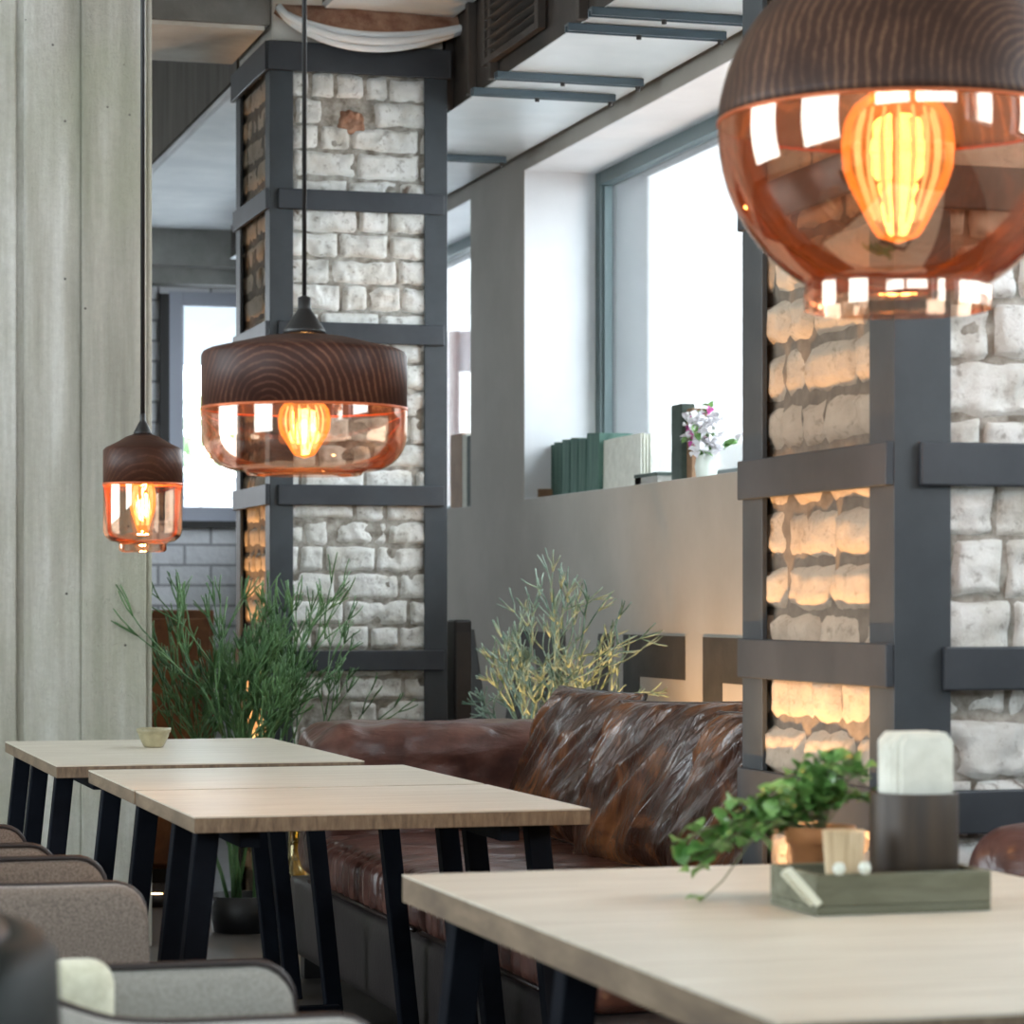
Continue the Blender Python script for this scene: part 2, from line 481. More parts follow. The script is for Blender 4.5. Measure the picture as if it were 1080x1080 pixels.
def window(name, axis, pos, a, b, z0, z1, fr, fm, mull=()):
    """frame lying in the plane x=pos ('y' axis run) or y=pos ('x' axis run)"""
    w = MB(); d = .06
    def bx(p, q, za, zb, dd=d, off=0):
        if axis == 'x': w.box(p, pos+off, za, q, pos + dd, zb)
        else: w.box(pos+off, p, za, pos + dd, q, zb)
    bx(a, a+fr, z0, z1); bx(b-fr, b, z0, z1); bx(a+fr, b-fr, z0, z0+fr); bx(a+fr, b-fr, z1-fr, z1)
    for mm in mull: bx(mm-fr/2, mm+fr/2, z0+fr, z1-fr)
    # inner bead
    e = fr + .012
    bx(a+fr, a+e, z0+fr, z1-fr, .045, .015); bx(b-e, b-fr, z0+fr, z1-fr, .045, .015)
    o = struct(w.build(name, fm, bevel=.004))
    p = MB()
    if axis == 'x': p.box(a+fr, pos+.028, z0+fr, b-fr, pos+.032, z1-fr)
    else: p.box(pos+.028, a+fr, z0+fr, pos+.032, b-fr, z1-fr)
    p.build('window_pane', M['pane'], o)
    return o
window('window_1', 'y', 3.62, 7.6, 11.24, SILL, LINT, .06, M['green_frame'])
window('window_2', 'y', 3.62, 12.1, 15.0, SILL, LINT, .06, M['green_frame'])
window('window_3', 'y', 3.62, 2.1, 6.5, SILL, LINT, .06, M['green_frame'], (4.3,))
window('window_9', 'y', 3.62, -1.7, 1.2, SILL, LINT, .06, M['green_frame'])
wf = window('window_4', 'x', 15.52, FWX0, FWX1, FWZ0, FWZ1, .08, M['far_frame'])
MB().box(FWX0+.0, 15.46, FWZ0-.04, FWX1+.05, 15.5, FWZ0).build('window_sill', M['black'], wf)
MB().box(FWX0-.055, 15.47, FWZ0, FWX0, 15.5, FWZ1-.02).build('window_jamb', M['black'], wf)
n = 5
for a, b in BACK_OPEN:
    window('window_%d' % n, 'x', -2.52, a, b, 2.6, 3.7, .06, M['green_frame']); n += 1
for a, b in LEFT_OPEN:
    window('window_%d' % n, 'y', -3.52, a, b, .6, 3.4, .06, M['green_frame']); n += 1

# shuttered concrete partition at the left
struct(MB().box(-3.4, 9.31, 0, 1.405, 9.62, ZC).box(-3.4, 9.296, 0, .965, 9.312, ZC).box(.99, 9.291, 0, 1.181, 9.312, ZC).box(1.18, 9.283, 0, 1.398, 9.312, ZC).box(1.40, 9.303, 0, 1.42, 9.62, ZC).build('wall_partition', M['concrete'], bevel=.007))
# beams and dropped soffits
struct(MB().box(1.42, 10.2, 3.335, 2.0, 10.92, ZC).build('trim_beam_face', M['beam_concrete']))
struct(MB().box(1.42, 10.22, 3.318, 1.985, 10.9, 3.334).build('trim_beam_soffit', M['soffit_plaster']))
b = MB().box(2.01, 10.94, 3.28, 3.3, 15.2, 3.89)
struct(b.build('trim_dropped_ceiling_side', M['brown_concrete']))
struct(MB().box(2.012, 10.94, 3.24, 3.3, 15.2, 3.278).build('trim_dropped_ceiling', M['white_plaster'], bevel=.02))
struct(MB().box(.5, 15.21, 3.04, 3.3, 15.5, ZC).box(.5, 15.3, 2.95, 3.3, 15.5, 3.04).build('trim_far_lintel', M['beam_concrete']))
struct(MB().box(2.2, 5.6, 3.43, 2.71, 10.2, ZC).build('trim_brown_bulkhead', M['brown_concrete']))
struct(MB().box(2.2, 5.6, 3.40, 2.71, 10.2, 3.428).build('trim_white_bulkhead', M['white_plaster']))
# column heads between steel band and ceiling

lin = MB()
for a, b in RIGHT_OPEN:
    for x0_, x1_ in ((3.302, 3.618), (3.685, 3.852)):
        lin.box(x0_, b-.004, SILL, x1_, b-.0005, LINT).box(x0_, a+.0005, SILL, x1_, a+.004, LINT).box(x0_, a+.004, LINT-.004, x1_, b-.004, LINT-.0005).box(x0_, a+.004, SILL+.0002, x1_, b-.004, SILL+.0012)
struct(lin.build('trim_window_reveals', M['reveal']))
# painted letters on the right wall: W E E, cut off behind the column
ZT = 1.045; ZB = .28
def wy(px):      # wall Y under a picture column
    a, b, _ = ray(px, HZ); return 3.3 * b / a
def letter(polys, name):
    mb = MB()
    for poly in polys:
        n_ = len(poly)
        vs = [(3.2965, y, z) for y, z in poly] + [(3.3005, y, z) for y, z in poly]
        fs = [tuple(range(n_)), tuple(range(n_, 2*n_))[::-1]] + [(i, (i+1) % n_, n_+(i+1) % n_, n_+i) for i in range(n_)]
        mb.add(vs, fs)
    return mb.build(name, M['letter'], wall_right)
y560, y596, y632, y649 = wy(560), wy(596), wy(632), wy(649)
mid = (wy(606)); 
y478, y500 = wy(474), wy(497)
letter([[(y560, ZT), (y596, ZT), (wy(608), ZB), (wy(594), ZB)],
        [(y632, ZT), (y649, ZT), (wy(622), ZB), (wy(606), ZB)],
        [(wy(474), ZT), (wy(500), ZT), (wy(526), ZB), (wy(508), ZB)],
        [(wy(546), ZT), (wy(562), ZT), (wy(536), ZB), (wy(522), ZB)]], 'painted_letter')
def E(p0, p1, ps):
    a, b, s_ = wy(p0), wy(p1), wy(ps)
    letter([[(a, ZT), (b, ZT), (b, ZT-.155), (s_, ZT-.155), (s_, ZB+.15), (b, ZB+.15), (b, ZB), (a, ZB)]], 'painted_letter')
E(658, 723, 675); E(742, 812, 762)

# ------------------------------------------------------------------ brickwork
def brick_field(W_, H_, course, seed, blen=(.19,.27), relief=.022, gap=.008, res=.017, chips=1.0, holes=()):
    rnd = random.Random(seed); mb = MB()
    z = 0; row = 0
    while z < H_ - .02:
        h = min(course * rnd.uniform(.93, 1.07), H_ - z)
        x = -rnd.uniform(.02, .2)
        while x < W_:
            L = rnd.uniform(*blen) if rnd.random() < .72 else rnd.uniform(.09, .13)
            x0 = max(0, x + gap/2); x1 = min(W_, x + L - gap/2)
            x += L
            if x1 - x0 < .02: continue
            if any(hx0 < (x0+x1)/2 < hx1 and hz0 < z + h/2 < hz1 for hx0, hx1, hz0, hz1 in holes): continue
            z0 = z + gap/2; z1 = z + h - gap/2
            nx = max(4, int((x1-x0)/res)); nz = max(5, int((z1-z0)/res))
            out = rnd.uniform(-.007, .005); tilt = rnd.uniform(-.05, .05); tz = rnd.uniform(-.06, .06)
            sd = rnd.uniform(0, 90); sag = rnd.uniform(-.004, .004)
            vs = []
            for j in range(nz+1):
                for i in range(nx+1):
                    a = x0 + (x1-x0)*i/nx; b = z0 + (z1-z0)*j/nz
                    e = min(a-x0, x1-a, b-z0, z1-b)
                    k = min(1, max(0, e/.010)); k = k*k*(3-2*k)
                    q = Vector((a*14, b*14, sd))
                    nn = noise.noise(q)*.008 + noise.noise(q*2.6)*.006 + noise.noise(q*.5)*.008 - abs(noise.noise(q*1.6+Vector((2,2,2))))*.012
                    rough_ = max(0, noise.noise(q*.8 + Vector((7, 3, 1))) - .18) * -.05 * chips
                    hgt = k*(relief + out + tilt*(a-(x0+x1)/2) + tz*(b-(z0+z1)/2) + nn*chips + rough_) 
                    ax = a + noise.noise(q*1.3+Vector((5,5,5)))*.006*(1 if 0 < i < nx or x0 > 0 and x1 < W_ else 0)
                    bz = b + noise.noise(q*1.1+Vector((9,1,5)))*.008 + sag*math.sin(PI*(a-x0)/(x1-x0))
                    vs.append((min(W_, max(0, ax)), -min(.0295, max(hgt, -.004)), min(H_, bz)))
            fs = [(j*(nx+1)+i, j*(nx+1)+i+1, (j+1)*(nx+1)+i+1, (j+1)*(nx+1)+i) for j in range(nz) for i in range(nx)]
            mb.add(vs, fs, True)
        z += h; row += 1
    return mb
def mortar_sheet(W_, H_, seed):
    mb = MB(); nx, nz = int(W_/.02), int(H_/.02); vs = []
    for j in range(nz+1):
        for i in range(nx+1):
            a = W_*i/nx; b = H_*j/nz
            vs.append((a, -.004 - noise.noise(Vector((a*22, b*22, seed)))*.007, b))
    mb.add(vs, [(j*(nx+1)+i, j*(nx+1)+i+1, (j+1)*(nx+1)+i+1, (j+1)*(nx+1)+i) for j in range(nz) for i in range(nx)], True)
    return mb

def column(name, x0, x1, y0, y1, ztop, course, legw, front_straps, side_straps, label, seed, holes=(), rz=0, white_res=.011, side_chips=.3, side_relief=.012):
    root = empty(name, (x0, y0, 0), label, 'column', 'brick columns strapped with dark steel')
    wx, wy_ = x1 - x0, y1 - y0
    IN = .034
    MB().box(IN, IN, 0, wx-IN, wy_-IN, ztop).build('core', M['mortar'], root)
    f = brick_field(wx-.04, ztop, course, seed, holes=holes, res=white_res).build('front_brickwork', M['white_brick'], root)
    f.location = (.02, IN-.002, 0)
    f = mortar_sheet(wx-.04, ztop, seed).build('front_mortar', M['mortar'], root); f.location = (.02, IN-.002, 0)
    s = brick_field(wy_-.04, ztop, course, seed+5, chips=side_chips, gap=.014, blen=(.2,.26), relief=side_relief).build('side_brickwork', M['warm_lit_brick'], root)
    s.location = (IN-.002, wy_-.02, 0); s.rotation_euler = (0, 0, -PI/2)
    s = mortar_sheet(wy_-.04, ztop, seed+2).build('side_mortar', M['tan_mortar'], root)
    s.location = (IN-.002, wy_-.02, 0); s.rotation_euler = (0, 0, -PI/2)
    th = .012
    for cx, cy, sx, sy in ((0,0,1,1), (wx,0,-1,1), (0,wy_,1,-1), (wx,wy_,-1,-1)):
        mb = MB()
        p = [(0,0),(legw,0),(legw,th),(th,th),(th,legw),(0,legw)]
        vs = [(cx+sx*a, cy+sy*b, 0) for a, b in p] + [(cx+sx*a, cy+sy*b, ztop) for a, b in p]
        mb.add(vs, [tuple(range(6))[::-1], tuple(range(6, 12))] + [(i, (i+1) % 6, 6+(i+1) % 6, 6+i) for i in range(6)])
        mb.build('corner_angle', M['steel'], root, bevel=.002)
    for z, xs in front_straps:
        hgt = .078
        mb = MB().box(xs, -.016, z-hgt/2, wx-.015, -.001, z+hgt/2)
        mb.build('strap', M['strap'], root, bevel=.004)
    for z in side_straps:
        mb = MB().box(-.016, .0, z-.038, -.001, wy_-.012, z+.04)
        # weld foot that tucks the strap against the corner angle
        mb.box(-.001, .0, z-.03, .004, .02, z+.03)
        mb.build('strap', M['strap'], root, bevel=.004)
    return root, wx, wy_

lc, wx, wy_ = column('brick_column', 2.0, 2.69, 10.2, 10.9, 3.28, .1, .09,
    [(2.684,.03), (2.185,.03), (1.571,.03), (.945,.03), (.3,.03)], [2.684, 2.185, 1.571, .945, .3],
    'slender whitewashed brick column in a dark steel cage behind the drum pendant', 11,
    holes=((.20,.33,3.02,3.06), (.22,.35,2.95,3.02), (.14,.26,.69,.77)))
# heavy band around the top, concrete head above it
MB().box(-.012, -.02, 3.165, wx+.012, -.002, 3.275).box(-.02, -.012, 3.165, -.002, wy_+.012, 3.275).build('top_band', M['strap'], lc, bevel=.004)
MB().box(.01, .02, 3.28, wx-.01, wy_-.01, 3.9).build('column_head', M['soffit_plaster'], lc, bevel=.01)
# ragged brick lip and pale moulding that curls round the head
mb = MB(); N = 26
def arcp(k, rz, dz, dy=0):
    a = k / N
    x = .02 + a * .76
    s_ = math.sin(PI * a ** .8)
    return Vector((x, -.05 - dy - .04*s_, 3.395 - dz*s_ ** .8 + (-.02*a)))
mb.tube([arcp(k, 0, .085) for k in range(N+1)], .013, 8)
mb.tube([arcp(k, 0, .112, .012) for k in range(N+1)], .014, 8)
mb.tube([arcp(k, 0, .138, .0) for k in range(N+1)], .013, 8)
mb.build('pale_moulding', M['white_plaster'], lc)
mb = MB(); vs = []
for k in range(N+1):
    p = arcp(k, 0, .09); 
    for j in range(6):
        q = Vector((p.x, p.y + .012 + .004*j, p.z + (3.41 - p.z)*j/5))
        q.y += noise.noise(q*18)*.014
        vs.append(q)
mb.add(vs, [(k*6+j, (k+1)*6+j, (k+1)*6+j+1, k*6+j+1) for k in range(N) for j in range(5)], True)
mb.build('broken_brick_lip', M['rust_brick'], lc, solid=.03)
mb = MB(); soft_box(mb, (.318, .034, 2.99), (.10, .03, .085), .012, 20, disp=lambda o, n_: noise.noise(o*45)*.012)
mb.build('broken_brick', M['rust_brick'], lc)

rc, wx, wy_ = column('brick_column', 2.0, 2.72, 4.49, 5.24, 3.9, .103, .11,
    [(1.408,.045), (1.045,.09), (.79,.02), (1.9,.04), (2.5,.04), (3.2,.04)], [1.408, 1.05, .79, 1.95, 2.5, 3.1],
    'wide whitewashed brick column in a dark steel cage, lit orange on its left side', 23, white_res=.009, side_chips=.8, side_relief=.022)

# ------------------------------------------------------------------ air duct along the window wall
duct = empty('air_duct', (2.72, 7, 3.06), 'galvanised rectangular air duct with black side hung above the window wall', 'air duct')
MB().box(.005, -3, .003, .54, 8.0, .36).build('duct_body', M['duct_side'], duct, bevel=.003)
MB().box(0, -3, -.002, .54, 8.0, .002).build('duct_underside', M['zinc'], duct)
for yy in (2.62, 2.92, 1.55, .95, 3.25):
    MB().box(-.03, yy-.02, 0, .004, yy+.02, .36).build('flange', M['duct_side'], duct, bevel=.003)
g = MB().box(-.035, 1.98, .06, -.006, 2.02, .34).box(-.035, 2.66, .06, -.006, 2.70, .34).box(-.035, 2.02, .31, -.006, 2.66, .34).box(-.035, 2.02, .06, -.006, 2.66, .085)
gr = g.build('grille', M['duct_side'], duct, bevel=.002)
for k in range(6):
    MB().bar((-.022, 2.02, .11+k*.036), (-.022, 2.66, .11+k*.036), .026, .005, (.5, 0, 1)).build('grille_slat', M['duct_side'], gr)
for yy in (4.25, 2.77, 2.45, 1.6, 1.35):
    mb = MB().box(-.05, yy-.022, -.03, .50, yy-.010, -.004).box(-.05, yy+.010, -.03, .50, yy+.022, -.004).box(-.05, yy-.010, -.012, .50, yy+.010, -.004)
    r = mb.build('mounting_rail', M['rail'], duct, bevel=.001)
    MB().tube([(.2, yy, -.042), (.2, yy, -.01)], .009, 8).build('bolt', M['black'], r)
    MB().tube([(.485, yy, -.045), (.485, yy, -.01)], .009, 8).build('bolt', M['black'], r)

# ------------------------------------------------------------------ outdoors
tag(MB().box(7.2, 4, -.2, 7.5, 26, 2.35).build('garden_wall', M['outdoor']), 'sunlit pale plaster wall outside the large window', 'wall')
tag(MB().box(3.9, -4, -.3, 30, 40, -.2).build('outdoor_paving', M['snow']), 'pale paved ground outside the windows', 'ground', kind='structure')
tag(MB().box(-3, 17.6, -.2, 3.5, 17.8, 1.98).build('garden_brick_wall', M['far_brick']), 'low pale brick wall outside the small far window', 'wall')
aw = MB(); aw.add([(1.5,16.2,3.05),(3.4,16.2,3.05),(3.4,17.9,2.72),(1.5,17.9,2.72),(1.5,16.2,3.09),(3.4,16.2,3.09),(3.4,17.9,2.76),(1.5,17.9,2.76)], [(0,3,2,1),(4,5,6,7),(0,1,5,4),(1,2,6,5),(2,3,7,6),(3,0,4,7)])
aw = tag(aw.build('awning', M['awning']), 'grey blue canopy edge seen at the top of the small far window', 'awning')
rnd_ = random.Random(2); hd = MB()
for k in range(260):
    c_ = Vector((rnd_.uniform(2.4, 3.7), rnd_.uniform(19, 19.6), rnd_.uniform(-.1, 2.6)))
    d_ = Vector((rnd_.gauss(0,1), rnd_.gauss(0,1), rnd_.gauss(0,1))).normalized()*.12; e_ = d_.orthogonal().normalized()*.07
    hd.add([c_-d_, c_+e_, c_+d_, c_-e_], [(0,1,2,3)])
tag(hd.build('garden_shrub', M['pale_leaf']), 'pale leafy shrub outside behind the small far window', 'shrub')
for px, side_ in ((478, 'left'), (492, 'right')):
    p = at(px, 420, 17.6)
    tag(MB().box(-.035, -.04, 0, .035, .04, 3.1).build('outdoor_post', M['outdoor_pink']), '%s pinkish post outside, seen through the narrow strip of the far window' % side_, 'post', 'pink posts outside the far window').location = (p.x, p.y, -.2)

# ------------------------------------------------------------------ pendant lamps
def bulb(root, z_top, rmax, L, nfil, sc_=1.0):
    def rad(a):
        k = [(0, .5), (.08, .78), (.18, .94), (.34, 1.0), (.5, .97), (.62, .86), (.74, .69), (.86, .53), (.95, .40), (.985, .24), (1, .04)]
        for (a0, r0), (a1, r1) in zip(k, k[1:]):
            if a <= a1: return rmax*(r0 + (r1-r0)*(a-a0)/(a1-a0))
        return rmax*.04
    prof = [(.013*sc_, z_top)] + [(rad(k/24), z_top-.008*sc_ - L*k/24) for k in range(25)]
    b = MB().lathe(prof, 32).build('bulb', M['bulb_glass'], root)
    MB().lathe([(.0, z_top+.05*sc_), (.017*sc_, z_top+.05*sc_), (.019*sc_, z_top), (.014*sc_, z_top-.012*sc_), (0, z_top-.012*sc_)], 24).build('socket', M['black'], root)
    f = MB()
    for k in range(nfil):
        an = 2*PI*k/nfil
        x, y = math.cos(an), math.sin(an)
        f.tube([(x*rad(a)*.74, y*rad(a)*.74, z_top-.008*sc_-L*a) for a in (.12, .25, .4, .55, .7, .84)], .0016*sc_, 5)
    f.build('filament', M['filament'], b)
    l = bpy.data.lights.new('bulb_light', 'POINT'); l.energy = 5*sc_; l.color = (1,.6,.28); l.shadow_soft_size = rmax*.6
    o = bpy.data.objects.new('bulb_light', l); COL.objects.link(o); o.parent = root; o.location = (0,0,z_top-L*.45)

def pendant(loc, label, wood_prof, glass_prof, cap, wood_m, glass_m, joint_r, joint_z, bz, br, bL, nf, bs, cord_r):
    root = empty('pendant_lamp', loc, label, 'pendant lamp', 'pendant lamps in walnut and copper glass')
    o = MB().lathe(wood_prof, 96).build('wooden_shade', wood_m, root, solid=.004)
    MB().lathe(glass_prof, 96).build('glass_shade', glass_m, root)
    MB().lathe([(joint_r-.0005, joint_z-.004), (joint_r+.0012, joint_z-.004), (joint_r+.0012, joint_z+.001), (joint_r-.0005, joint_z+.001)], 96).build('joint_ring', M['copper_ring'], root)
    zc, rc_, hc = cap
    MB().lathe([(0, zc), (rc_, zc), (rc_*.92, zc+hc*.12), (rc_*.55, zc+hc*.45), (rc_*.34, zc+hc*.62), (rc_*.3, zc+hc*.68), (rc_*.3, zc+hc*.95), (cord_r, zc+hc)], 32).build('cap', M['black'], root)
    top = ZC - loc[2]
    MB().tube([(0, 0, zc+hc*.9), (0, 0, top)], cord_r, 8).build('cord', M['black'], root)
    MB().lathe([(0, top-.025), (.05, top-.025), (.05, top-.001), (0, top-.001)], 32).build('ceiling_rose', M['black'], root)
    bulb(root, bz, br, bL, nf, bs)
    return root
def arc(cx, cz, r, a0, a1, n_):
    return [(cx + r*math.cos(a0+(a1-a0)*k/n_), cz + r*math.sin(a0+(a1-a0)*k/n_)) for k in range(n_+1)]

# drum pendant: origin at joint
s = 5.2 / F
p = at(321, 431, 5.2); R = 108.5*s
wood_prof = [(20*s, 78*s), (45*s, 75*s), (75*s, 68*s)] + [(R-8*s, 62*s), (R-2*s, 59*s), (R, 55*s), (R, 0)]
gp = [(R, -.001), (R, -26*s)] + arc(R-40*s, -26*s, 40*s, 0, -PI/2*.86, 12)[1:] + [(30*s+R*.35, -64*s), (62*s, -67*s), (60*s, -70*s)]
pendant(p, 'wide drum pendant in dark walnut over amber glass hanging before the far column', wood_prof, gp,
        (79*s, 23*s, 40*s), lamp_wood('walnut_rings', (-.10, -.165, -.01), 24), M['amber_glass'], R, 0, 14*s, 28*s, 62*s, 12, .9, .0045)
# small cylinder pendant
s = 6.0 / F
p = at(150.5, 510, 6.0); R = 41.5*s
wood_prof = [(10*s, 52*s), (18*s, 49*s), (28*s, 43*s), (R-3*s, 38*s), (R, 35*s), (R, 0)]
gp = [(R, -.001), (R, -50*s), (R-2*s, -56*s), (R-8*s, -61*s), (28*s, -62*s), (25*s, -64*s), (25*s, -70*s), (23*s, -72*s)]
pendant(p, 'small cylinder pendant in walnut and amber glass hanging before the concrete wall', wood_prof, gp,
        (52*s, 10*s, 22*s), lamp_wood('walnut_straight', (-.05, -.5, -.3), 30, (.15,.07,.04), (.045,.018,.011)), M['amber_glass'], R, 0, 8*s, 14*s, 58*s, 8, .8, .005)
# globe pendant
s = 4.0 / F
p = at(947, 137, 4.0); R = 190*s; jz = 9*s
a1 = math.asin(jz/R)
wood_prof = arc(0, 0, R, PI/2*.93, a1, 24)
gp = arc(0, 0, R*.997, a1, -math.asin(163/190), 24) + [(99*s, -170*s), (98*s, -190*s)]
pendant(p, 'large globe pendant half walnut half smoky copper glass at the upper right', wood_prof, gp,
        (R*.985, 24*s, 42*s), lamp_wood('walnut_burl', (.10, -.235, .03), 24, (.24,.13,.075), (.042,.020,.013)), M['copper_glass'], math.sqrt(R*R-jz*jz), jz, 48*s, 60*s, 158*s, 16, 1.6, .004)

# ------------------------------------------------------------------ tables
def leg_pair(root, x, y, side, ztop, lean=.075, w_=.046, leany=0.0):
    MB().bar((x, y, ztop), (x + side*lean, y+leany, 0), w_, w_).build('leg', M['black_metal'], root, bevel=.003)
def table(x0, x1, y0, y1, label, ly, lyr, group, th=.032):
    root = empty('table', ((x0+x1)/2, (y0+y1)/2, 0), label, 'table', group)
    hx, hy = (x1-x0)/2, (y1-y0)/2
    MB().box(-hx, -hy, .75-.003, hx, hy, .75).build('tabletop', M['oak'], root)
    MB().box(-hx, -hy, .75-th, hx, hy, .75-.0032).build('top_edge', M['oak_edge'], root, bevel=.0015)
    zt = .75-th
    for y in ly: leg_pair(root, -hx+.04, y-(y0+y1)/2, -1, zt)
    for y in lyr: leg_pair(root, hx-.075, y-(y0+y1)/2, 1, zt)
    for sx in (-hx+.12, hx-.15):
        MB().box(sx-.02, -hy+.06, zt-.035, sx+.02, hy-.06, zt).build('rail', M['black_metal'], root, bevel=.002)
    for y in (ly[0], ly[-1]):
        yy = y-(y0+y1)/2
        MB().box(-hx+.0, yy-.015, .06, hx-.03, yy+.015, .09).build('stretcher', M['black_metal'], root, bevel=.002)
    return root
G = 'oak tables on black splayed legs'
table(.885, 1.685, 5.265, 6.035, 'oak table in focus, pushed against a second square top behind it', (5.36, 5.62), (5.40, 5.9), G)
table(.885, 1.685, 6.062, 6.83, 'square oak table touching the back edge of the table in focus', (6.12, 6.70), (6.14, 6.73), G)
table(.83, 1.63, 7.03, 8.32, 'oak table with the small bowl, by the concrete wall', (7.2, 7.75, 8.2), (7.38, 7.95, 8.24), G)
t3 = table(1.00, 1.885, 2.52, 4.06, 'blurred oak table nearest the camera carrying the tray and plant', (2.75, 3.3, 3.83), (2.75, 3.3, 3.83), G, .042)

# ------------------------------------------------------------------ tub chairs
def tub_chair(loc, rz, label, fab, back=.80, arm=.66, cover=None):
    root = empty('tub_chair', loc, label, 'chair', 'upholstered tub chairs', rz)
    L, Wd = .25, .25; path = []
    N = 64
    for k in range(N+1):
        a = -1 + 2*k/N                    # -1 near arm front ... +1 far arm front
        if abs(a) > .55:
            t_ = 1-(1-(abs(a)-.55)/.45)**1.7
            x = -.05 + t_*(L+.05); y = Wd
        else:
            an = abs(a)/.55*PI/2
            x = -.05 - (L-.05)*math.cos(an); y = Wd*math.sin(an)
            y = Wd*math.sin(an)**.8
        path.append((x, y*(-1 if a < 0 else 1), a))
    def hgt(a, x):
        k = max(0, min(1, (.62-abs(a))/.42)); k = k*k*(3-2*k)
        h = arm + (back-arm)*k
        d = L - x
        if d < .055: h -= .055*(1-math.sqrt(max(0, 1-(1-d/.055)**2)))
        return h
    th = .05; z0 = .26
    rows = []; vs = []
    for i, (x, y, a) in enumerate(path):
        j0, j1 = max(0, i-1), min(N, i+1)
        tx, ty = path[j1][0]-path[j0][0], path[j1][1]-path[j0][1]
        l = math.hypot(tx, ty); nx, ny = ty/l, -tx/l     # outward
        h = hgt(a, x)
        fl = .012
        ring = [(0, z0), (.018, z0+.1), (.022, h-.08), (.016, h-.02), (0.0, h-.004), (-.015, h), (-.035, h-.004), (-.048, h-.02), (-th, h-.08), (-th, .36), (-th+.01, z0)]
        for o_, zz in ring: vs.append((x+nx*o_, y+ny*o_, zz))
    R_ = 11
    fs = [(i*R_+j, (i+1)*R_+j, (i+1)*R_+(j+1) % R_, i*R_+(j+1) % R_) for i in range(N) for j in range(R_)]
    fs += [tuple(range(R_)), tuple(range(N*R_, (N+1)*R_))[::-1]]
    mb = MB(); mb.add(vs, fs, True)
    mb.build('shell', fab, root)
    pts = [Vector(vs[i*R_+4]) + Vector((0,0,.003)) for i in range(N+1)]
    e0, e1 = vs[R_*0+2], vs[R_*N+2]
    MB().tube([Vector((pts[0].x+.004, pts[0].y, .30))] + pts + [Vector((pts[-1].x+.004, pts[-1].y, .30))], .0055, 8).build('piping', M['piping'], root)
    sb = MB(); soft_box(sb, (.02, 0, .39), (.42, .40, .13), .04, 16)
    sb.build('seat', fab, root)
    MB().box(-.18, -.18, .24, .2, .18, .33).build('seat_frame', M['black'], root)
    for sx in (-.16, .18):
        for sy in (-.17, .17):
            MB().tube([(sx, sy, .26), (sx*1.15, sy*1.15, 0)], [.016, .010], 10).build('leg', M['black_metal'], root)
    return root
tub_chair((.43, 6.10, 0), 0, 'taupe tub chair farthest back in the left row', M['taupe'], .74, .655)
tub_chair((.43, 5.53, 0), 0, 'taupe tub chair in the middle of the left row', M['taupe'], .76, .66)
tub_chair((.455, 4.95, 0), 0, 'taupe tub chair standing before the corner of the oak table in focus', M['taupe'], .79, .685)
tub_chair((.49, 3.36, 0), .0, 'blurred pale grey tub chair at the bottom edge of the picture', M['taupe_light'], .745, .685)
tub_chair((-.008, 2.48, 0), PI, 'blurred black leather tub chair in the bottom left corner', M['black_leather'], .875, .70)

pl = empty('highlight_pad', (.435, 3.475, .455), 'added cream pad standing in for a highlight on the grey chair back', 'highlight_pad')  # added pad; its cream stands in for the highlight on the chair back
mb = MB(); soft_box(mb, (0, 0, .135), (.095, .07, .25), .034, 24); mb.build('cover', M['highlight_cream'], pl)
# ------------------------------------------------------------------ sofa
def creases(sx, sy, sz, amp, seed):
    def d(o, nrm):
        q = Vector((o.x*sx, o.y*sy, o.z*sz + seed))
        r1 = 1 - abs(noise.noise(q))*2.2
        r2 = noise.noise(q*2.3 + Vector((3, 1, 7)))
        return amp*(r1*.7 + r2*.6)
    return d
sofa = empty('sofa', (2.15, 6.7, 0), 'long worn brown leather sofa along the letter painted wall', 'sofa')
X0, X1, Y0, Y1 = 1.70-2.15, 2.78-2.15, 5.36-6.7, 8.50-6.7
mb = MB(); soft_box(mb, ((X0+X1)/2+.01, (Y0+Y1)/2, .195), (X1-X0-.02, Y1-Y0, .25), .03, 24); mb.build('base', M['sofa_base'], sofa)
for k, (a, b_) in enumerate(((5.37, 6.72), (6.74, 8.08))):
    mb = MB()
    def dd(o, n_, k=k):
        e = .006*noise.noise(Vector((o.x*5, o.y*7, k*9)))
        if n_.x < -.5: e += .010*math.sin(o.y*95 + 3*noise.noise(Vector((o.y*6, 0, 0))))
        elif n_.z > .5: e += .007*(1-abs(noise.noise(Vector((o.x*3, o.y*16, 2+k))))*2)
        return e
    soft_box(mb, ((X0+.30+.20), (a+b_)/2-6.7, .39), (.98, b_-a, .15), .05, 110, disp=dd, puff=.012)
    mb.build('seat_cushion', M['leather_red'], sofa)
    for zz in (.335,):
        MB().tube([(X0-.002, a-6.7+.03, zz), (X0-.002, b_-6.7-.03, zz)], .007, 8).build('piping', M['piping_leather'], sofa)
mb = MB(); soft_box(mb, (X0+.55, 8.30-6.7, .55), (1.02, .40, .48), .09, 60, disp=creases(5, 4, 9, .014, 2)); mb.build('armrest', M['leather_red'], sofa)
mb = MB(); soft_box(mb, (X1-.08, (Y0+Y1)/2-.05, .47), (.16, Y1-Y0-.1, .62), .06, 60, disp=creases(4, 4, 4, .008, 6)); mb.build('backrest', M['leather'], sofa)
for x in (X0+.08, X1-.08):
    for y in (Y0+.1, 0, Y1-.1):
        MB().box(x-.03, y-.03, 0, x+.03, y+.03, .09).build('foot', M['black'], sofa)

